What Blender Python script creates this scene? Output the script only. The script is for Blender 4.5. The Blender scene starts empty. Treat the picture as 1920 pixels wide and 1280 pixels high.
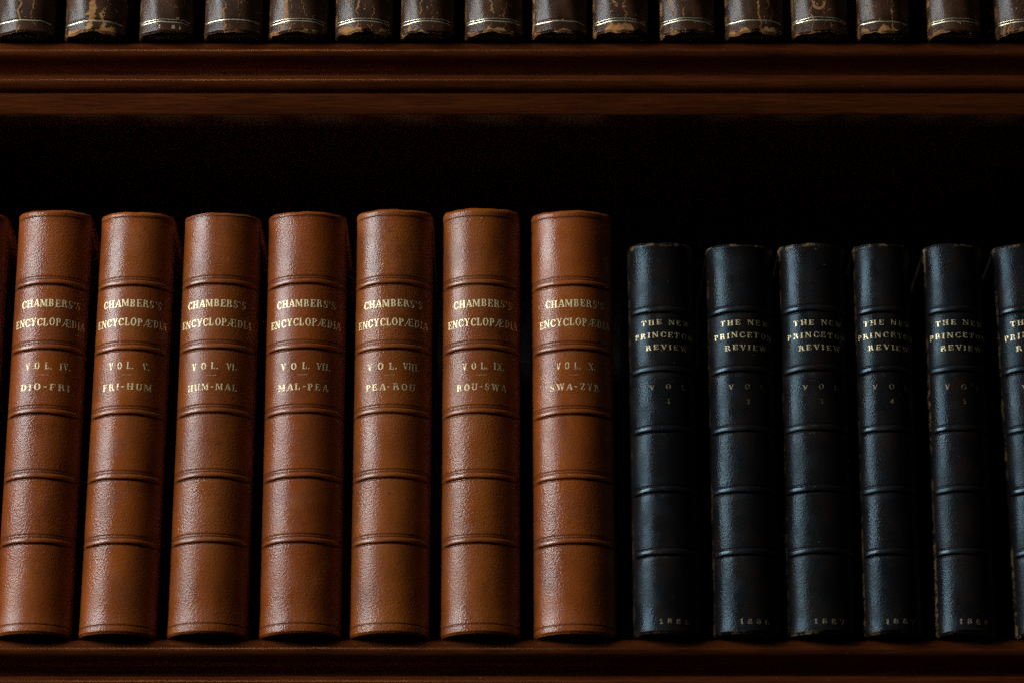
import bpy, bmesh, math, random
from mathutils import Vector
R = math.radians
S = bpy.context.scene
COL = S.collection

# ------------------------------------------------------------------ camera, world, light, exposure
PITCH, DIST, ZC = R(19), 2.02, 0.178
cd = bpy.data.cameras.new('camera'); cam = bpy.data.objects.new('camera', cd); COL.objects.link(cam)
cam.location = (0, -DIST*math.cos(PITCH), ZC - DIST*math.sin(PITCH))
cam.rotation_euler = (R(90) + PITCH, 0, 0)
cd.sensor_width = 36; cd.lens = 6370/1920*36
cd.clip_start = 0.05; cd.clip_end = 100
cd.dof.use_dof = True; cd.dof.focus_distance = 2.03; cd.dof.aperture_fstop = 8
S.camera = cam

W = bpy.data.worlds.new('World'); S.world = W; W.use_nodes = True
bg = W.node_tree.nodes['Background']
bg.inputs[0].default_value = (0.55, 0.75, 0.62, 1); bg.inputs[1].default_value = 0.009

def area(name, az, el, dist, sx, sy, power, col, target=(0, 0, 0.17)):
    ld = bpy.data.lights.new(name, 'AREA'); ld.shape = 'RECTANGLE'
    ld.size, ld.size_y, ld.energy, ld.color = sx, sy, power, col
    o = bpy.data.objects.new(name, ld); COL.objects.link(o)
    t = Vector(target)
    v = Vector((-math.sin(R(az))*math.cos(R(el)), -math.cos(R(az))*math.cos(R(el)), math.sin(R(el))))
    o.location = t + v*dist
    o.rotation_euler = v.to_track_quat('Z', 'Y').to_euler()
    return o
area('window_light', 64, 25, 2.0, 1.0, 1.1, 58, (0.88, 0.97, 1.0))
area('added_moulding_light', 7, 33, 3.6, 0.50, 0.30, 4.6, (0.95, 0.97, 1.0), (-.1, 0, .3))  # unseen lamp added for the highlight lines along the shelf mouldings

S.view_settings.view_transform = 'Standard'; S.view_settings.look = 'None'
S.view_settings.exposure = 0; S.view_settings.gamma = 1; S.view_settings.use_curve_mapping = False
S.cycles.use_denoising = False
S.cycles.use_adaptive_sampling = True; S.cycles.adaptive_threshold = .20; S.cycles.adaptive_min_samples = 16
S.cycles.max_bounces = 6; S.cycles.diffuse_bounces = 2; S.cycles.sample_clamp_indirect = .4

# ------------------------------------------------------------------ node helpers
class NT:
    def __init__(s, name):
        s.m = bpy.data.materials.new(name); s.m.use_nodes = True
        s.t = s.m.node_tree; s.b = s.t.nodes['Principled BSDF']
    def n(s, kind, **kw):
        nd = s.t.nodes.new(kind)
        for k, v in kw.items():
            if k.startswith('i_'):
                key = k[2:]
                key = int(key) if key.isdigit() else key.replace('_', ' ')
                s.put(nd, key, v)
            else: setattr(nd, k, v)
        return nd
    def put(s, nd, key, v):
        if isinstance(v, bpy.types.NodeSocket): s.t.links.new(v, nd.inputs[key])
        else: nd.inputs[key].default_value = v
    def math(s, op, a, b=0.0, c=0.0, clamp=False):
        nd = s.n('ShaderNodeMath', operation=op, use_clamp=clamp)
        s.put(nd, 0, a); s.put(nd, 1, b); s.put(nd, 2, c)
        return nd.outputs[0]
    def step(s, x, lo, hi):
        nd = s.n('ShaderNodeMapRange', interpolation_type='SMOOTHSTEP')
        s.put(nd, 'Value', x); s.put(nd, 'From Min', lo); s.put(nd, 'From Max', hi)
        return nd.outputs[0]
    def mix(s, f, a, b):
        nd = s.n('ShaderNodeMix', data_type='RGBA')
        s.put(nd, 0, f); s.put(nd, 6, a); s.put(nd, 7, b)
        return nd.outputs[2]
    def fmix(s, f, a, b):
        nd = s.n('ShaderNodeMix', data_type='FLOAT')
        s.put(nd, 0, f); s.put(nd, 2, a); s.put(nd, 3, b)
        return nd.outputs[0]
    def prop(s, name):
        return s.n('ShaderNodeAttribute', attribute_type='OBJECT', attribute_name=name).outputs['Fac']
    def noise(s, vec, scale, detail=3, rough=.5, w=None, dist=0.0):
        nd = s.n('ShaderNodeTexNoise', noise_dimensions='4D' if w is not None else '3D')
        s.put(nd, 'Vector', vec); s.put(nd, 'Scale', scale); s.put(nd, 'Detail', detail); s.put(nd, 'Roughness', rough)
        s.put(nd, 'Distortion', dist)
        if w is not None: s.put(nd, 'W', w)
        return nd.outputs['Fac']
    def voro(s, vec, scale, feature='F1'):
        nd = s.n('ShaderNodeTexVoronoi', feature=feature); s.put(nd, 'Vector', vec); s.put(nd, 'Scale', scale)
        return nd.outputs['Distance']
    def vec(s, v, sc):
        nd = s.n('ShaderNodeMapping'); s.put(nd, 'Vector', v); nd.inputs['Scale'].default_value = sc
        return nd.outputs[0]
    def bump(s, h, strength, dist, prev=None):
        nd = s.n('ShaderNodeBump'); s.put(nd, 'Height', h); s.put(nd, 'Strength', strength); s.put(nd, 'Distance', dist)
        if prev is not None: s.put(nd, 'Normal', prev)
        return nd.outputs[0]
    def coord(s): return s.n('ShaderNodeTexCoord').outputs['Object']
    def uv(s):
        u = s.n('ShaderNodeUVMap', uv_map='UVMap').outputs[0]
        sp = s.n('ShaderNodeSeparateXYZ'); s.put(sp, 0, u)
        return u, sp.outputs[0], sp.outputs[1]
    def set(s, **kw):
        for k, v in kw.items(): s.put(s.b, k.replace('_', ' '), v)

def shifted(t, amount=7.3):
    """object coordinates moved by the book's own seed, so no two books share their grain"""
    o = t.coord(); sd = t.prop('seed')
    cb = t.n('ShaderNodeCombineXYZ')
    for i, k in enumerate((1.0, 2.7, 4.1)): t.put(cb, i, t.math('MULTIPLY', sd, amount*k))
    a = t.n('ShaderNodeVectorMath', operation='ADD'); t.put(a, 0, o); t.put(a, 1, cb.outputs[0])
    return a.outputs[0]

def leather_bump(t, p, s1, s2):
    cells = t.voro(p, 1150, 'SMOOTH_F1')
    patch = t.step(t.noise(p, 13, 3), .35, .62)
    g1 = t.bump(cells, t.fmix(patch, s1*.5, s1), .00032)
    g2 = t.bump(t.noise(p, 900, 3, .6), s2, .0003, g1)
    return t.bump(t.noise(p, 40, 2, .5), .18, .0014, g2)

def brown_leather(name='brown_leather', polish=False):
    t = NT(name); p = shifted(t)
    hue = t.prop('tone')
    base = t.mix(hue, (.242, .047, .0040, 1), (.250, .058, .0046, 1))
    stain = t.step(t.noise(t.vec(p, (1, 1, .5)), 32, 5, .68), .48, .68)
    base = t.mix(t.math('MULTIPLY', stain, .72), base, (.100, .020, .004, 1))
    bri = t.n('ShaderNodeVectorMath', operation='SCALE'); t.put(bri, 0, base); t.put(bri, 'Scale', t.prop('shade')); base = bri.outputs[0]
    mott = t.step(t.noise(p, 34, 5, .6), .28, .75)
    base = t.mix(t.math('MULTIPLY', mott, .60), base, (.130, .025, .005, 1))
    orange_patch = t.step(t.noise(t.vec(p, (1, 1, .6)), 48, 4, .6, w=3.7), .56, .74)  # random lighter orange patches in the leather
    base = t.mix(t.math('MULTIPLY', orange_patch, .45), base, (.33, .096, .012, 1))
    fine = t.step(t.noise(p, 900, 2, .6), .35, .8)
    base = t.mix(t.math('MULTIPLY', fine, .30), base, (.29, .092, .028, 1))
    # old scuffs, lighter specks of rubbed leather
    sc = t.step(t.noise(t.vec(p, (1, 1, .35)), 230, 3, .6), .70, .80)
    base = t.mix(t.math('MULTIPLY', sc, .5), base, (.34, .13, .045, 1))
    scr = t.step(t.noise(t.vec(p, (1.6, 1.6, .10)), 520, 3, .6), .68, .76)
    base = t.mix(t.math('MULTIPLY', t.math('MULTIPLY', scr, t.step(t.noise(p, 30, 2), .5, .65)), .5), base, (.33, .125, .04, 1))
    spk = t.step(t.noise(p, 420, 2, .5), .70, .76)
    base = t.mix(t.math('MULTIPLY', spk, .6), base, (.05, .010, .004, 1))
    # burnished blind tooling next to the bands, and shade painted under each band
    base = t.mix(t.math('MULTIPLY', t.n('ShaderNodeAttribute', attribute_name='tool_shade').outputs['Fac'], .72), base, (.045, .012, .005, 1))
    t.set(Base_Color=base, Roughness=t.fmix(t.step(t.noise(p, 60, 4, .6), .3, .7), .22, .38), Specular_IOR_Level=.50 if polish else .30, Normal=leather_bump(t, p, .25 if polish else .68, .1 if polish else .18))
    return t.m

def black_leather(name='black_leather', polish=False):
    t = NT(name); p = shifted(t); u_, u, v = t.uv()
    base = t.mix(t.step(t.noise(p, 60, 4), .35, .7), (.0065, .0058, .0060, 1), (.013, .0085, .0065, 1))
    n1 = t.noise(p, 160, 4, .65)
    n2 = t.noise(p, 30, 2)
    # the joint at the spine's edge is rubbed through to tan here and there
    edge = t.math('SUBTRACT', 1.0, t.step(u, .004, .045))
    amt = t.math('MULTIPLY', t.prop('wear'), t.math('ADD', t.step(n2, .40, .62), t.math('MULTIPLY', t.math('SUBTRACT', 1.0, t.step(v, .02, .06)), .7)))
    rub = t.math('MULTIPLY', edge, t.math('MULTIPLY', t.step(n1, .42, .6), amt), clamp=True)
    cap = t.math('MULTIPLY', t.step(v, .2376, .2392), t.step(t.noise(p, 190, 3, .6), .50, .62))
    foot = t.math('MULTIPLY', t.math('SUBTRACT', 1.0, t.step(v, .0006, .0022)), t.math('MULTIPLY', t.step(t.noise(p, 170, 3, .6), .47, .6), t.prop('wear')))
    rub = t.math('MAXIMUM', rub, t.math('MAXIMUM', t.math('MULTIPLY', cap, .6), foot), clamp=True)
    specks = t.math('MULTIPLY', t.step(t.noise(p, 340, 2, .5), .73, .79), .5)
    base = t.mix(t.math('MAXIMUM', rub, specks), base, (.20, .125, .06, 1))
    t.set(Base_Color=base, Roughness=t.fmix(t.step(t.noise(p, 55, 5, .65), .35, .68), .22, .42), Specular_IOR_Level=.36 if polish else .135, Specular_Tint=(.50, .80, 1.0, 1), Normal=leather_bump(t, p, .15 if polish else .46, .08 if polish else .18))
    return t.m

def worn_leather():
    t = NT('worn_leather'); p = shifted(t); u_, u, v = t.uv(); sd = t.prop('seed')
    base = t.mix(t.step(t.noise(p, 70, 5, .6), .3, .7), (.064, .026, .012, 1), (.030, .012, .006, 1))
    nz = t.noise(p, 140, 5, .65)
    nb = t.noise(p, 420, 3, .6)
    # chipped foot: bare tan under-leather along the bottom edge
    lim = t.math('MULTIPLY', t.prop('rim'), t.step(t.noise(t.vec(p, (1, 1, .25)), 95, 4, .6), .30, .72))
    chip = t.math('SUBTRACT', 1.0, t.step(v, t.math('MULTIPLY', lim, .9), t.math('MULTIPLY', lim, 1.2)))
    centre = t.math('SUBTRACT', 1.0, t.math('ABSOLUTE', t.math('MULTIPLY', t.math('SUBTRACT', u, t.prop('chip_at')), 2.4)), clamp=True)
    chip = t.math('MULTIPLY', chip, t.step(centre, .0, .25))
    # wandering cracks up the spine
    def crack(at, width, wig, k):
        wob = t.math('MULTIPLY', t.math('SUBTRACT', t.noise(t.vec(p, (.15, .15, 1)), 150, 4, .7, w=t.math('ADD', sd, k)), .5), wig)
        d = t.math('ABSOLUTE', t.math('ADD', t.math('SUBTRACT', u, at), wob))
        ww = t.math('MULTIPLY', width, t.step(t.noise(p, 120, 3, .6, w=t.math('ADD', sd, k+5)), .40, .66))
        return t.math('LESS_THAN', d, ww)
    c1 = crack(t.prop('crack_at'), t.prop('crack_width'), .28, 1.0)
    c2 = crack(t.math('ADD', t.prop('crack_at'), .20), t.math('MULTIPLY', t.prop('crack_width'), .45), .34, 9.0)
    net = t.math('SUBTRACT', 1.0, t.step(t.voro(t.vec(p, (1, 1, .55)), 150, 'DISTANCE_TO_EDGE'), .012, .035))
    net = t.math('MULTIPLY', net, t.step(t.noise(p, 55, 3, .6), .64, .72))
    spots = t.math('MULTIPLY', t.step(t.noise(p, 260, 3, .55), .66, .70), .8)
    edge = t.math('MULTIPLY', t.math('SUBTRACT', 1.0, t.step(u, .0, .06)), t.math('MULTIPLY', t.step(nz, .44, .58), t.prop('edge')))
    pos = t.n('ShaderNodeSeparateXYZ'); t.put(pos, 0, t.coord())
    dx = t.math('ADD', pos.outputs[0], .0012); dz = t.math('SUBTRACT', pos.outputs[2], .0205)
    rad = t.math('SQRT', t.math('ADD', t.math('MULTIPLY', dx, dx), t.math('MULTIPLY', dz, dz)))
    hook = t.math('LESS_THAN', t.math('ABSOLUTE', t.math('SUBTRACT', t.math('ADD', rad, t.math('MULTIPLY', nz, .0014)), .0040)), .0008)
    hook = t.math('MULTIPLY', t.math('MULTIPLY', hook, t.math('LESS_THAN', dz, .0014)), t.prop('scar'))
    edge = t.math('MAXIMUM', edge, hook)
    bare = t.math('MAXIMUM', t.math('MAXIMUM', chip, t.math('MAXIMUM', c1, c2)), t.math('MAXIMUM', t.math('MAXIMUM', net, spots), edge), clamp=True)
    tan = t.mix(t.step(nb, .35, .65), (.32, .115, .028, 1), (.38, .21, .085, 1))
    base = t.mix(t.math('MULTIPLY', bare, .9), base, tan)
    nrm = leather_bump(t, p, .4, .4)
    nrm = t.bump(t.math('SUBTRACT', 1.0, bare), .5, .0006, nrm)
    t.set(Base_Color=base, Roughness=t.fmix(bare, .30, .85), Specular_IOR_Level=t.fmix(bare, .19, .08), Normal=nrm)
    return t.m

def gilt(name, col, wornto, lo, hi, rough=.42, metal=.45, rug=.5):
    t = NT(name); p = shifted(t)
    n = t.noise(p, 760, 3, .6)
    w = t.step(n, lo, hi)
    b = t.mix(t.math('MULTIPLY', w, .9), col, wornto)
    t.set(Base_Color=b, Roughness=rough, Metallic=t.fmix(w, metal, 0.0), Normal=t.bump(t.noise(p, 800, 3, .6), rug, .0003))
    return t.m

def wood():
    t = NT('dark_mahogany'); p = t.coord()
    g = t.noise(t.vec(p, (.6, 10, 10)), 18, 6, .62, dist=.4)
    f = t.noise(t.vec(p, (1.2, 30, 30)), 40, 4, .6)
    blot = t.noise(t.vec(p, (1, 2.5, 2.5)), 9, 4, .6)
    base = t.mix(t.step(g, .32, .70), (.088, .0190, .0044, 1), (.048, .0094, .0024, 1))
    base = t.mix(t.math('MULTIPLY', t.step(f, .42, .70), .75), base, (.018, .005, .002, 1))
    base = t.mix(t.math('MULTIPLY', t.step(blot, .5, .75), .45), base, (.085, .021, .0055, 1))
    dust = t.math('MULTIPLY', t.step(t.noise(p, 620, 2, .5), .735, .78), .5)
    base = t.mix(dust, base, (.22, .17, .13, 1))
    t.set(Base_Color=base, Roughness=t.fmix(blot, .20, .28), Specular_IOR_Level=.9, Specular_Tint=(1.0, .36, .11, 1),
          Normal=t.bump(f, .10, .0004, t.bump(t.noise(t.vec(p, (1, 4, 4)), 14, 3), .25, .0014)))
    return t.m

def paper():
    t = NT('aged_paper'); p = t.coord()
    n = t.noise(t.vec(p, (60, 1, 1)), 60, 3)
    t.set(Base_Color=t.mix(n, (.30, .22, .13, 1), (.42, .33, .21, 1)), Roughness=.9, Normal=t.bump(n, .6, .0008))
    return t.m

def black_back():
    t = NT('dark_stained_board'); p = t.coord()
    t.set(Base_Color=t.mix(t.noise(t.vec(p, (8, 8, .6)), 14, 4), (.012, .006, .004, 1), (.020, .009, .005, 1)), Roughness=.7)
    return t.m

M = dict(brown=brown_leather(), black=black_leather(), brown_band=brown_leather('burnished_brown_leather', True), black_band=black_leather('burnished_black_leather', True), worn=worn_leather(), wood=wood(), paper=paper(), back=black_back(),
         gold=gilt('gilt_lettering', (.94, .73, .38, 1), (.19, .060, .018, 1), .56, .73, .4, .2),
         gold_worn=gilt('half_lost_gilt_lettering', (.85, .65, .34, 1), (.19, .060, .018, 1), .47, .67, .45, .2),
         gold_faint=gilt('nearly_lost_gilt_lettering', (.24, .185, .095, 1), (.012, .009, .007, 1), .42, .62, .5, .1),
         gold_dim=gilt('rubbed_gilt_lettering', (.66, .52, .27, 1), (.02, .013, .009, 1), .47, .66, .4, .3),
         gold_line=gilt('gilt_line', (.62, .57, .38, 1), (.05, .03, .02, 1), .54, .68, .36, .7, .12))

# ------------------------------------------------------------------ mesh helpers
def link(name, bm, mat, parent=None, smooth=True, props=None):
    me = bpy.data.meshes.new(name); bm.normal_update(); bm.to_mesh(me); bm.free()
    me.materials.append(mat)
    if smooth: me.polygons.foreach_set('use_smooth', [True]*len(me.polygons))
    o = bpy.data.objects.new(name, me); COL.objects.link(o)
    if parent: o.parent = parent
    for k, v in (props or {}).items(): o[k] = v
    return o

def sstep(a, b, x):
    x = min(1, max(0, (x-a)/(b-a))); return x*x*(3-2*x)

class Spine:
    """cross-section of a rounded spine: an arc of half-angle al, half-width a; y=0 at its crest, +y into the shelf"""
    def __init__(s, width, height, al=57):
        s.a, s.h, s.al = width/2, height, R(al)
        s.r = s.a/math.sin(s.al); s.arc = s.r*s.al; s.depth = s.r*(1-math.cos(s.al))
    def pt(s, q, z, off=0.0):                     # q: arc length from the crest
        th = q/s.r
        r = s.r + off
        return Vector((r*math.sin(th), s.r - r*math.cos(th), z))

def gauss(x, c, w): return math.exp(-((x-c)/w)**2)

def make_spine(sp, relief, tool_shade, mat, parent, props, rag=None, nseg=40, fine=()):
    """relief(z)->radial offset, tool(z)->0..1 burnish and painted shade; rag(u)->how much of the foot is chipped away"""
    zs = {0.0, sp.h}
    k = 0.0
    while k < sp.h: zs.add(round(k, 5)); k += .004
    for c, w in fine:
        for i in range(-12, 13): zs.add(round(min(sp.h, max(0, c + w*i/12)), 5))
    zs = sorted(zs)
    bm = bmesh.new(); uvl = bm.loops.layers.uv.new('UVMap'); tl = bm.verts.layers.float.new('tool_shade')
    rows = []; info = {}
    for z in zs:
        end = min(z, sp.h - z)
        rnd = -0.0009*(1 - sstep(0, .0016, end))                  # rolled head and foot
        row = []
        tilt = sstep(sp.h-.012, sp.h, z)
        for i in range(nseg+1):
            u = i/nseg; q = (u*2-1)*sp.arc
            side = 1 - .75*sstep(.80, 1.0, abs(u*2-1))
            zz = z
            if rag and z < .010: zz = z + rag(u)*(1 - z/.010)
            zz += tilt*(.0015*(u*2-1)**2 - .0004 + .00018*math.sin(u*13 + sp.h*9e4) + .0001*math.sin(u*31 + sp.h*5e4))
            v = bm.verts.new(sp.pt(q, zz, relief(z, u)*side + rnd)); v[tl] = tool_shade(z)*(.75+.25*side); info[v] = (u, zz); row.append(v)
        # turned back along the joint
        for sgn, at in ((-1, 0), (1, nseg)):
            e = row[at].co.copy(); e.y += .004; e.x += sgn*.0006
            v = bm.verts.new(e); v[tl] = tool_shade(z)*.5; info[v] = (0.0 if sgn < 0 else 1.0, z)
            if sgn < 0: row.insert(0, v); nshift = 1
            else: row.append(v)
            at += 0
            if sgn < 0: nseg_i = nseg+1
        rows.append(row)
    for a, b in zip(rows, rows[1:]):
        for i in range(len(a)-1):
            f = bm.faces.new((a[i], a[i+1], b[i+1], b[i]))
            for l in f.loops: l[uvl].uv = info[l.vert]
    # head and foot are closed by a turned-in edge 
    for row, dz in ((rows[0], 1), (rows[-1], -1)):
        inn = []
        for v in row:
            d = Vector((-v.co.x, sp.r - v.co.y, 0)).normalized()
            w = bm.verts.new(v.co + d*.0022 + Vector((0, 0, dz*.0004))); inn.append(w); info[w] = info[v]
        for i in range(len(row)-1):
            vs = (row[i], inn[i], inn[i+1], row[i+1]) if dz > 0 else (row[i], row[i+1], inn[i+1], inn[i])
            f = bm.faces.new(vs)
            for l in f.loops: l[uvl].uv = info[l.vert]
    return link('spine', bm, mat, parent, True, props)

def make_band(sp, z, hw, hh, mat, parent, props, name='raised_band', rng=None, rel=None):
    n, m = 44, 12
    ph = rng.uniform(0, 6) if rng else 0
    bm = bmesh.new(); uvl = bm.loops.layers.uv.new('UVMap'); rows = []; info = {}
    for i in range(n+1):
        u = i/n; q = (u*2-1)*sp.arc*.985
        fade = 1 - sstep(.84, 1.0, abs(u*2-1))
        wob = .00016*math.sin(u*7+ph) + .00008*math.sin(u*19+2*ph)
        row = []
        for j in range(m+1):
            t = j/m*2-1
            off = hh*fade*(1-t**4)**.8 - .00025 + (rel(z, u) if rel else 0)
            v = bm.verts.new(sp.pt(q, z + wob + t*hw, off)); row.append(v); info[v] = (u, z + t*hw)
        rows.append(row)
    for a, b in zip(rows, rows[1:]):
        for j in range(m):
            f = bm.faces.new((a[j], b[j], b[j+1], a[j+1]))
            for l in f.loops: l[uvl].uv = info[l.vert]
    return link(name, bm, mat, parent, True, props)

def box_bm(x0, x1, y0, y1, z0, z1, bev=.0008, uv=True):
    bm = bmesh.new(); bmesh.ops.create_cube(bm, size=1)
    for v in bm.verts:
        v.co = Vector((x0 if v.co.x < 0 else x1, y0 if v.co.y < 0 else y1, z0 if v.co.z < 0 else z1))
    if bev: bmesh.ops.bevel(bm, geom=bm.edges[:], offset=bev, segments=3, affect='EDGES', profile=.5)
    if uv:
        l_ = bm.loops.layers.uv.new('UVMap')
        for f in bm.faces:
            for l in f.loops: l[l_].uv = (.5, .05 + l.vert.co.z*.5)
    return bm

def make_body(sp, mat, parent, props, depth=.175):
    a, h, d = sp.a, sp.h, sp.depth
    for s in (-1, 1):
        x0, x1 = sorted((s*(a+.0004), s*(a-.0028)))
        link('cover_board', box_bm(x0, x1, d+.0018, depth, 0, h), mat, parent, True, props)
    link('page_block', box_bm(-a+.003, a-.003, d+.001, depth-.004, .0028, h-.004, 0), M['paper'], parent, False, props)

# ------------------------------------------------------------------ lettering (a drawn roman with slab serifs)
TK, TN, SR = .19, .08, .085
def g_v(x, y0=0, y1=1, w=TK, top=True, bot=True, ser=SR):
    o = [('r', x, y0, x+w, y1)]
    if bot: o.append(('r', x-ser, y0, x+w+ser, y0+TN*.9))
    if top: o.append(('r', x-ser, y1-TN*.9, x+w+ser, y1))
    return o
def g_h(x0, x1, y, w=TN): return [('r', x0, y-w/2, x1, y+w/2)]
def g_l(x0, y0, x1, y1, w): return [('l', x0, y0, x1, y1, w)]
def g_a(cx, cy, rx, ry, a0, a1, tx=TK, ty=TN): return [('a', cx, cy, rx, ry, a0, a1, tx, ty)]
def foot(x, y, w, s=SR): return [('r', x-s, y-TN*.45, x+w+s, y+TN*.45)]
G = {
 'A': (.86, g_l(.10, 0, .40, 1, .09) + g_l(.40, 1, .68, 0, TK) + g_h(.22, .62, .33) + foot(.06, .04, .09) + foot(.58, .04, TK)),
 'B': (.78, g_v(.1, ser=.06) + g_a(.40, .74, .25, .26, -90, 90, .18) + g_a(.40, .26, .30, .27, -90, 90, .19) + g_h(.2, .42, .96) + g_h(.2, .42, .5) + g_h(.2, .42, .04)),
 'C': (.80, g_a(.44, .5, .38, .52, 40, 320) + [('r', .68, .66, .77, .98)] + g_l(.70, .12, .78, .30, .08)),
 'D': (.84, g_v(.1, ser=.06) + g_a(.38, .5, .38, .5, -90, 90, .2) + g_h(.2, .40, .96) + g_h(.2, .40, .04)),
 'E': (.74, g_v(.1, ser=.06) + g_h(.2, .66, .955) + g_h(.2, .5, .5) + g_h(.2, .68, .045) + [('r', .60, .72, .67, 1), ('r', .62, 0, .69, .30), ('r', .45, .36, .51, .64)]),
 'F': (.70, g_v(.1) + g_h(.2, .64, .955) + g_h(.2, .5, .5) + [('r', .58, .70, .65, 1), ('r', .45, .36, .51, .64)]),
 'H': (.90, g_v(.1) + g_v(.60) + g_h(.2, .65, .5)),
 'I': (.42, g_v(.1)),
 'L': (.70, g_v(.1) + g_h(.2, .62, .045) + [('r', .56, 0, .64, .34)]),
 'M': (1.04, g_v(.08, w=.09) + g_v(.74) + g_l(.12, 1, .46, .1, TK*.9) + g_l(.46, .1, .78, 1, .09)),
 'N': (.90, g_v(.10, w=.09) + g_v(.70, w=.09, bot=False) + g_l(.08, 1, .66, 0, TK)),
 'O': (.86, g_a(.43, .5, .38, .52, 0, 360)),
 'P': (.74, g_v(.1) + g_a(.38, .72, .29, .28, -90, 90, .19) + g_h(.2, .40, .96) + g_h(.2, .40, .47)),
 'R': (.84, g_v(.1) + g_a(.38, .74, .28, .26, -90, 90, .18) + g_h(.2, .40, .96) + g_h(.2, .40, .49) + g_l(.42, .5, .62, 0, .19) + foot(.62, .04, .10, .06)),
 'S': (.70, g_a(.35, .745, .27, .275, 60, 270, .17) + g_a(.33, .255, .29, .275, -120, 90, .17) + [('r', .55, .70, .62, .98), ('r', .06, .02, .13, .30)]),
 'T': (.80, g_v(.29, top=False) + g_h(.04, .75, .955) + [('r', .03, .70, .10, 1), ('r', .69, .70, .76, 1)]),
 'U': (.86, g_v(.1, .28, 1, bot=False) + g_v(.64, .28, 1, w=.09, bot=False) + g_a(.415, .3, .315, .32, 180, 360, .17)),
 'V': (.84, g_l(.12, 1, .38, 0, TK) + g_l(.42, 0, .68, 1, .09) + foot(.08, .96, TK) + foot(.66, .96, .09)),
 'W': (1.14, g_l(.10, 1, .30, 0, TK*.85) + g_l(.34, 0, .54, 1, .09) + g_l(.52, 1, .72, 0, TK*.85) + g_l(.76, 0, .96, 1, .09) + foot(.06, .96, .18) + foot(.50, .96, .14) + foot(.94, .96, .09)),
 'X': (.84, g_l(.12, 1, .60, 0, TK) + g_l(.12, 0, .66, 1, .09) + foot(.08, .96, TK) + foot(.60, .96, .09) + foot(.08, .04, .09) + foot(.54, .04, TK)),
 'Y': (.84, g_v(.33, 0, .46, top=False) + g_l(.12, 1, .36, .44, TK*.9) + g_l(.46, .42, .68, 1, .09) + foot(.08, .96, TK) + foot(.64, .96, .09)),
 'Z': (.74, g_h(.08, .64, .955) + g_h(.08, .66, .045) + g_l(.06, .05, .50, .95, TK) + [('r', .06, .70, .13, 1), ('r', .62, 0, .69, .3)]),
 'Æ': (1.30, g_l(.06, 0, .54, 1, .08) + g_v(.60, w=.15, ser=.03) + g_h(.28, .64, .30, .07) + g_h(.66, 1.16, .955) + g_h(.7, 1.02, .5) + g_h(.66, 1.2, .045) + [('r', 1.11, .70, 1.18, 1), ('r', 1.14, 0, 1.21, .32), ('r', .97, .37, 1.03, .63)] + foot(.02, .04, .09)),
 "'": (.30, [('r', .08, .80, .22, 1), ('r', .12, .62, .20, .80)]),
 '.': (.30, [('r', .04, 0, .22, .19)]),
 '-': (.52, [('r', .06, .40, .44, .53)]),
 '1': (.50, g_v(.16, top=False) + g_l(.04, .78, .20, .98, .10)),
 '2': (.70, g_a(.33, .70, .26, .30, -30, 170, .18) + g_l(.08, .04, .44, .52, .12) + g_h(.06, .62, .06, .13) + [('r', .56, 0, .63, .26)]),
 '3': (.68, g_a(.30, .745, .26, .26, -90, 150, .17) + g_a(.30, .26, .29, .27, -150, 90, .18)),
 '4': (.74, g_v(.40, top=False) + g_l(.02, .30, .40, 1, .10) + g_h(.04, .70, .30)),
 '5': (.68, g_a(.30, .32, .30, .32, -150, 130, .18) + g_h(.10, .58, .94, .12) + [('r', .08, .50, .16, 1)]),
 '6': (.70, g_a(.35, .30, .30, .31, 0, 360, .18) + g_a(.44, .46, .38, .54, 90, 190, .18)),
 '7': (.66, g_h(.06, .62, .93, .14) + g_l(.18, 0, .54, .92, .18) + [('r', .04, .70, .11, 1)]),
 '8': (.70, g_a(.35, .745, .25, .255, 0, 360, .16) + g_a(.35, .26, .30, .27, 0, 360, .17)),
 '_': (.9, [('r', 0, .46, .9, .54)]),
}

def glyph_faces(bm, ch, place, k):
    """adds the strokes of one character; place(x, y, layer) -> 3-D point"""
    def quad(ps, layer, nx=3, ny=3):
        a, b, c, d = ps
        g = []
        for j in range(ny+1):
            row = []
            for i in range(nx+1):
                s, t = i/nx, j/ny
                x = (a[0]*(1-s)+b[0]*s)*(1-t) + (d[0]*(1-s)+c[0]*s)*t
                y = (a[1]*(1-s)+b[1]*s)*(1-t) + (d[1]*(1-s)+c[1]*s)*t
                row.append(bm.verts.new(place(x, y, layer)))
            g.append(row)
        for j in range(ny):
            for i in range(nx): bm.faces.new((g[j][i], g[j][i+1], g[j+1][i+1], g[j+1][i]))
    for n, p in enumerate(G[ch][1]):
        lay = k + n
        if p[0] == 'r': quad([(p[1], p[2]), (p[3], p[2]), (p[3], p[4]), (p[1], p[4])], lay, 2, 2)
        elif p[0] == 'l':
            _, x0, y0, x1, y1, w = p
            if y0 < y1: quad([(x0, y0), (x0+w, y0), (x1+w, y1), (x1, y1)], lay, 2, 4)
            else: quad([(x1, y1), (x1+w, y1), (x0+w, y0), (x0, y0)], lay, 2, 4)
        else:
            _, cx, cy, rx, ry, a0, a1, tx, ty = p
            m = max(6, int(abs(a1-a0)/18)); last = None
            for i in range(m+1):
                t = R(a0 + (a1-a0)*i/m); c, s = math.cos(t), math.sin(t)
                o = (cx+rx*c, cy+ry*s); q = (cx+(rx-tx)*c, cy+(ry-ty)*s)
                if last: quad([last[1], last[0], o, q], lay, 1, 1)
                last = (o, q)

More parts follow.
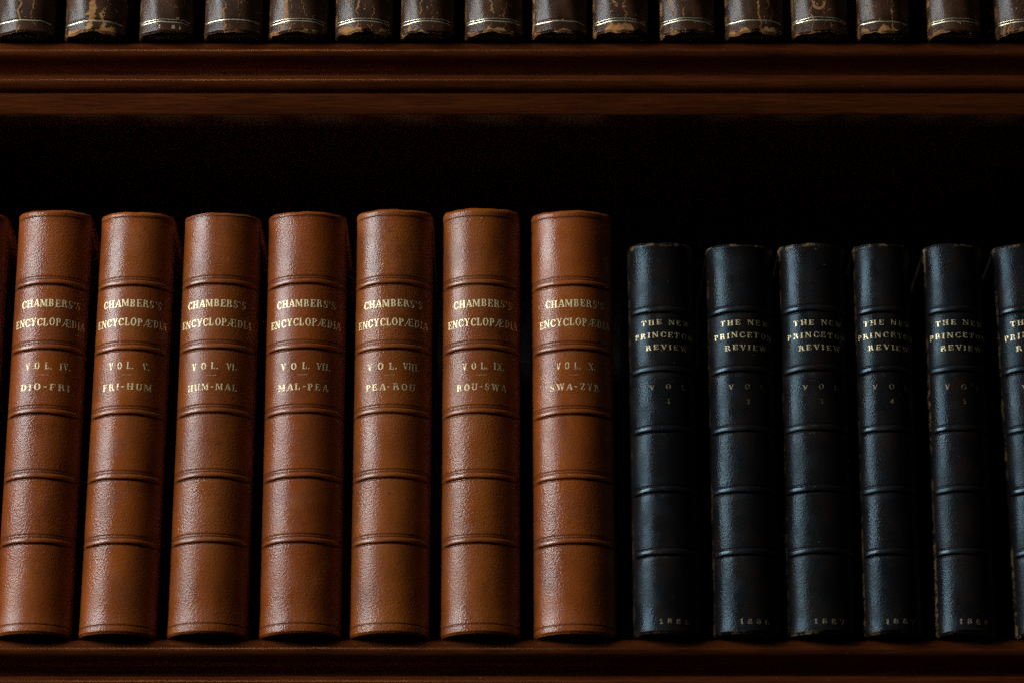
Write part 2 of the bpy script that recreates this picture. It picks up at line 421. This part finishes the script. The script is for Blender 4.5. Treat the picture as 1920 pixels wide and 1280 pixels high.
def lettering(name, lines, sp, relief, mat, parent, props, rng, jit=1.0):
    """lines: (text, centre x offset, z of mid height, cap height, width of the whole line or None, tracking)"""
    bm = bmesh.new()
    for text, cx, z, cap, width, track in lines:
        adv, x = [], 0.0
        for ch in text:
            w = G[ch][0] if ch != ' ' else .45
            adv.append(x); x += w + track
        x -= track
        sx = (width/x) if width else cap
        for ch, a in zip(text, adv):
            if ch == ' ': continue
            dx, dz, rot = rng.gauss(0, .00006)*jit, rng.gauss(0, .00010)*jit, rng.gauss(0, .018)*jit
            x0 = cx - x*sx/2 + a*sx + dx
            def place(px, py, layer):
                gx = x0 + px*sx - rot*(py-.5)*cap; gz = z + dz + (py-.5)*cap + rot*px*sx
                q = max(-sp.arc, min(sp.arc, gx))
                return sp.pt(q, gz, relief(gz, .5 + q/sp.arc*.5) + .00009 + .000004*(layer % 9))
            glyph_faces(bm, ch, place, 0)
    return link(name, bm, mat, parent, True, props)

def thing(name, label, cat, group=None, loc=(0, 0, 0), lean=0.0):
    o = bpy.data.objects.new(name, None); COL.objects.link(o); o.empty_display_size = .02
    o.location = loc; o.rotation_euler = (0, lean, 0)
    o['label'] = label; o['category'] = cat
    if group: o['group'] = group
    return o

# ------------------------------------------------------------------ the bookcase
XA, XB, UP = -.370, .352, .3775
case = thing('bookcase', 'dark mahogany bookcase with moulded shelf edges behind and beneath the rows of books', 'bookcase')
PROF = [  # (y, z below the shelf top) of the moulded front edge, from the top back to the underside
 (.0160, 0), (.0130, -.0006), (.0108, -.0018), (.0088, -.0036), (.0073, -.0058), (.0067, -.0082), (.0070, -.0104), (.0084, -.0121),
 (.0112, -.0132), (.0150, -.0143), (.0185, -.0160), (.0200, -.0183), (.0192, -.0204), (.0165, -.0217), (.0136, -.0222),
 (.0118, -.0226), (.0105, -.0236), (.0097, -.0252), (.0094, -.0270), (.0097, -.0290), (.0105, -.0308), (.0117, -.0320), (.0124, -.0323),
 (.0150, -.0325), (.0150, -.0350)]
FASC = [(.0108, -.0352), (.0122, -.0476), (.0128, -.0485), (.0140, -.0490)]
def sweep(pts, close_y, name, parent, z0, seed):
    rng = random.Random(seed)
    xs = [XA + (XB-XA)*i/60 for i in range(61)]
    loop = pts + [(close_y, pts[-1][1]), (close_y, pts[0][1])]
    bm = bmesh.new(); rows = []
    for x in xs:
        w = .00022*math.sin(x*23+seed) + .00014*math.sin(x*61+2*seed) + rng.gauss(0, .00003)
        rows.append([bm.verts.new((x, y + (w if y < close_y else 0), z0 + z + w*.5)) for y, z in loop])
    n = len(loop)
    for a, b in zip(rows, rows[1:]):
        for j in range(n): bm.faces.new((a[j], a[(j+1) % n], b[(j+1) % n], b[j]))
    bm.faces.new(rows[0][::-1]); bm.faces.new(rows[-1])
    bmesh.ops.recalc_face_normals(bm, faces=bm.faces[:])
    o = link(name, bm, M['wood'], parent)
    o.data.set_sharp_from_angle(angle=R(58))
    return o
for z0, sd in ((UP, 1.3), (0.0, 4.1)):
    b = box_bm(XA, XB, .0262, .238, z0-.022, z0, .0004)
    shelf = link('shelf', b, M['wood'], case, False)
    sweep(PROF, .0260, 'moulding', shelf, z0, sd)
    sweep(FASC, .030, 'fascia', shelf, z0, sd+1)
link('back_panel', box_bm(XA, XB, .2385, .250, -.06, .66, 0), M['back'], case, False)
for x0, x1 in ((XA-.022, XA-.0005), (XB+.0005, XB+.022)):
    link('light_block_panel', box_bm(x0, x1, .0125, .250, -.06, .66, .001), M['wood'], case, False)  # unseen panels added past the row ends to block side light

# ------------------------------------------------------------------ brown volumes
def groove(z, c, w, d): return -d*gauss(z, c, w)
BB = [.0556, .0950, .1348, .1748, .2156]             # band heights
def brown_relief(z, u):
    o = 0.0
    for c in BB:
        o += groove(z, c+.0034, .00045, .00034) + groove(z, c+.0019, .0005, .00034) + groove(z, c-.0019, .00065, .00060)
    o += groove(z, .2577, .0004, .00028) + groove(z, .2568, .0004, .0002) + groove(z, .0052, .0005, .0003)
    o += -.0012*sstep(.0, .016, z) + .0012 + .0005*sstep(.254, .262, z)     # flared foot and headcap
    return o
def brown_tool_shade(z):
    v = 0.0
    for c in BB: v = max(v, .8*gauss(z, c+.0034, .0006), .8*gauss(z, c+.0019, .0006), gauss(z, c-.0020, .0009))  # last gauss paints the shade line under each band
    return max(v, gauss(z, .2577, .0006), .5*gauss(z, .2566, .0005), .85*gauss(z, .0052, .0006))
FINE = [(c, .0052) for c in BB] + [(.257, .004), (.0052, .003), (.001, .001)]
BROWN = [  # X at foot, X at head, width, height, numeral, range, offset of the lettering, tone, label
 (-.3515, -.3495, .0445, .2610, 'III.', 'CHI-DIO', 0, .2, 'brown leather book at the end of its row, only a sliver of its spine showing'),
 (-.3006, -.2983, .0436, .2620, 'IV.', 'DIO-FRI', .0016, .1, 'brown leather book with gilt lettering VOL. IV. and DIO-FRI'),
 (-.2516, -.2482, .0439, .2608, 'V.', 'FRI-HUM', .0002, .5, 'brown leather book with gilt lettering VOL. V. and FRI-HUM'),
 (-.2001, -.1978, .0455, .2603, 'VI.', 'HUM-MAL', -.0012, .6, 'brown leather book with gilt lettering VOL. VI. and HUM-MAL'),
 (-.1465, -.1470, .0466, .2611, 'VII.', 'MAL-PEA', .0005, 0, 'brown leather book with gilt lettering VOL. VII. and MAL-PEA'),
 (-.0939, -.0934, .0453, .2626, 'VIII.', 'PEA-ROU', -.0004, .9, 'brown leather book with gilt lettering VOL. VIII. and PEA-ROU'),
 (-.0409, -.0411, .0453, .2633, 'IX.', 'ROU-SWA', .0012, .8, 'brown leather book with gilt lettering VOL. IX. and ROU-SWA'),
 (.0133, .0123, .0472, .2618, 'X.', 'SWA-ZYR', .0018, .35, 'bright brown leather book lettered SWA-ZYR, last of its row beside the black books'),
]
for i, (xb, xt, w, h, num, rangetext, off, tone, label) in enumerate(BROWN):
    rng = random.Random(100+i)
    t = thing('leather_book', label, 'book', 'brown gilt-lettered volumes on the lower shelf', (xb + w/2, 0, 0), math.atan2(xt-xb, .26))
    P = dict(seed=1.0+i*.73, tone=tone, shade=[.9, 1.0, 1.06, .92, .96, 1.04, .98, 1.22][i])
    sp = Spine(w, h, 58)
    dz = rng.uniform(-.0006, .0006)
    rel = lambda z, u, dz=dz: brown_relief(z-dz, u) + .00012*math.sin(z*60+u*4+i)
    s = make_spine(sp, rel, lambda z: brown_tool_shade(z-dz), M['brown'], t, P, fine=[(c+dz, f) for c, f in FINE])
    for c in BB: make_band(sp, c+dz, .00155, .00105, M['brown_band'], s, P, rng=rng)
    lettering('title_lettering', [("CHAMBERS'S", off, .2022, .0046, .0380, .09), ('ENCYCLOPÆDIA', off, .1903, .0047, .0470, .08)], sp, rel, M['gold'], s, P, rng)
    wv = {'III.': .031, 'IV.': .030, 'V.': .0275, 'VI.': .030, 'VII.': .0325, 'VIII.': .0345, 'IX.': .028, 'X.': .0265}[num]
    lettering('volume_lettering', [('V O L.', off - wv*.18, .1630, .0042, wv*.56, .12), (num, off + wv*.5 - .0006*len(num) - .0024, .1630, .0042, None, .05),
                                   ('_', off - .001, .1573, .0016, .0062, 0), (rangetext, off - .0008, .1500, .0040, .0310, .20)], sp, rel, M['gold_worn'], s, P, rng)
    make_body(sp, M['brown'], t, P)

# ------------------------------------------------------------------ black volumes
KB = [.0494, .0872, .1246, .1616, .1988]
def black_relief(z, u):
    o = 0.0
    for c in KB: o += groove(z, c-.0021, .0006, .00050) + groove(z, c+.0022, .0004, .00022)
    return o + .0008*sstep(.012, 0, z) + .0006*sstep(.234, .241, z)
BLACK = [
 (.0712, .0702, .0393, .2412, '1', '1886', .25, 'black leather book standing next to the last brown book'),
 (.1176, .1175, .0393, .2402, '2', '1886', .35, 'black leather book second from the brown row, with a broad grey sheen'),
 (.1603, .1612, .0400, .2408, '3', '1887', .9, 'black leather book third from the brown row, spine edge rubbed tan near its foot'),
 (.2049, .2060, .0335, .2404, '4', '1887', .45, 'narrow black leather book fourth from the brown row'),
 (.2470, .2485, .0345, .2404, '5', '1888', 1.0, 'black leather book fifth from the brown row, with a scuffed tan foot edge'),
 (.2932, .2903, .0386, .2404, '6', '1888', .8, 'black leather book at the far end of its row, cut off by the frame'),
]
for i, (xb, xt, w, h, num, year, wear, label) in enumerate(BLACK):
    rng = random.Random(200+i)
    t = thing('journal_book', label, 'book', 'black gilt-lettered volumes on the lower shelf', (xb + w/2, 0, 0), math.atan2(xt-xb, .24))
    P = dict(seed=11.0+i*.61, wear=wear)
    sp = Spine(w, h, 63)
    dz = rng.uniform(-.0005, .0005)
    rel = lambda z, u, dz=dz: black_relief(z-dz, u) + .00018*math.sin(z*75+u*5+i*2)
    rag = lambda u, k=i: .0004 + .0004*math.sin(u*9+k)
    s = make_spine(sp, rel, lambda z: 0, M['black'], t, P, rag=rag, fine=[(c+dz, .003) for c in KB] + [(.0385, .003), (.001, .001), (.2395, .0015)])
    for c in KB: make_band(sp, c+dz, .00190, .00105, M['black_band'], s, P, rng=rng)
    o = .0008
    lettering('title_lettering', [('THE NEW', o+.0010, .1901, .0032, .0310, .24), ('PRINCETON', o, .1822, .0033, .0385, .22), ('REVIEW', o+.0014, .1745, .0032, .0265, .20)], sp, rel, M['gold_dim'], s, P, rng)
    lettering('volume_lettering', [('V O L', o+.0012, .1500, .0030, .0225, .55), (num, o+.0015, .1408, .0030, None, 0)], sp, rel, M['gold_faint'], s, P, rng)
    lettering('date_lettering', [(year, o+.0026, .0072, .0031, .0180, .42)], sp, rel, M['gold_faint'], s, P, rng)
    make_body(sp, M['black'], t, P)

# ------------------------------------------------------------------ worn volumes on the upper shelf
def worn_relief(z, u):
    o = .0012*sstep(.010, 0, z)
    return o + groove(z, .0098, .0005, .0003) + .00025*math.sin(u*17+z*120)
WORN = [  # X, width, rim, chip centre, crack at, crack width, edge, gilt lines, label
 (-.3171, .0345, .0015, .45, .42, .020, .2, (1,), 'faded dark book at the end of the upper row, its gilt line almost gone'),
 (-.2754, .0371, .0060, .42, .44, .085, .3, (1,), 'worn dark upper-shelf book with a broad orange strip torn down its spine'),
 (-.2294, .0322, .0007, .60, .80, .004, .6, (1, 1), 'dark upper-shelf book with bright gilt lines above a faint date and a pale foot'),
 (-.1893, .0348, .0026, .42, .38, .014, .2, (1,), 'worn dark book on the upper shelf with thin cracks over one short gilt line'),
 (-.1495, .0355, .0034, .40, .40, .010, .9, (1, 1), 'worn dark book on the upper shelf with an even tan arc along its foot'),
 (-.1085, .0345, .0066, .50, .42, .022, .8, (1, 1), 'dark upper-shelf book with pale flaked patches and a ragged orange foot'),
 (-.0680, .0319, .0052, .38, .38, .016, .7, (1, 1), 'worn dark upper-shelf book with a solid orange half-moon bared at its foot'),
 (-.0286, .0352, .0040, .48, .46, .030, .5, (1, 1), 'dark upper-shelf book with an orange crack rising from the middle of its foot'),
 (.0131, .0329, .0036, .42, .95, .004, 1.6, (1,), 'dark upper-shelf book whose spine edge is stripped to tan, no bright gilt left'),
 (.0503, .0335, .0062, .34, .36, .032, .8, (1, 1), 'worn dark book split by one long forked tan crack, on the upper shelf'),
 (.0920, .0329, .0042, .30, .22, .026, 1.4, (1, 1), 'scuffed dark upper-shelf book, cracks crossing its gilt lines and a pale yellowish foot corner'),
 (.1321, .0355, .0064, .45, .55, .024, .8, (1,), 'cracked dark upper-shelf book, wide tan fringe at its foot under a thin gilt line'),
 (.1729, .0342, .0028, .42, .36, .012, .6, (1, 1), 'smooth dark upper-shelf book with a hook-shaped orange scar above its gilt line'),
 (.2136, .0312, .0060, .48, .62, .016, .7, (1,), 'brownish upper-shelf book with a dim gilt line and a crumbling tan foot'),
 (.2573, .0319, .0034, .40, .95, .003, .9, (1, 1), 'smooth dark book with clear double gilt lines, second from the end of the upper row'),
 (.2991, .0345, .0052, .50, .30, .014, .5, (1, 1), 'dark book with thick gilt lines, cut off at the end of the upper row'),
]
for i, (x, w, rim, chip, ck, cw, edge, gl, label) in enumerate(WORN):
    rng = random.Random(300+i)
    t = thing('worn_book', label, 'book', 'worn dark volumes on the upper shelf', (x + w/2, rng.uniform(-.0008, .0004), UP), R(rng.uniform(-.3, .3)))
    P = dict(seed=23.0+i*.87, rim=rim, chip_at=chip, crack_at=ck, crack_width=cw*.75, edge=edge, scar=1.0 if i == 12 else 0.0)
    h = .236 + rng.uniform(-.001, .001)
    sp = Spine(w, h, 55)
    ph = rng.uniform(0, 6)
    rag = lambda u, ph=ph, r=rim: max(0, .0009 + .12*r*math.sin(u*11+ph) + .06*r*math.sin(u*29+2*ph))*sstep(0, .12, u)
    s = make_spine(sp, worn_relief, lambda z: 0, M['worn'], t, P, rag=rag, nseg=56, fine=[(.0098, .003), (.001, .001)])
    z = .0088 + rng.uniform(-.0008, .0006)
    for k, on in enumerate(gl): make_band(sp, z + k*.0017, .00055 if k == 0 else .00034, .00050, M['gold_line'], s, P, name='gilt_line', rng=rng, rel=lambda z, u: .00025*math.sin(u*17+z*120))
    for c in (.045, .086, .127, .168, .205): make_band(sp, c, .0018, .0011, M['worn'], s, P, rng=rng)
    if i == 2: lettering('date_lettering', [('1881', .003, .0048, .0024, .0140, .5)], sp, worn_relief, M['gold_dim'], s, P, rng)
    make_body(sp, M['worn'], t, P)
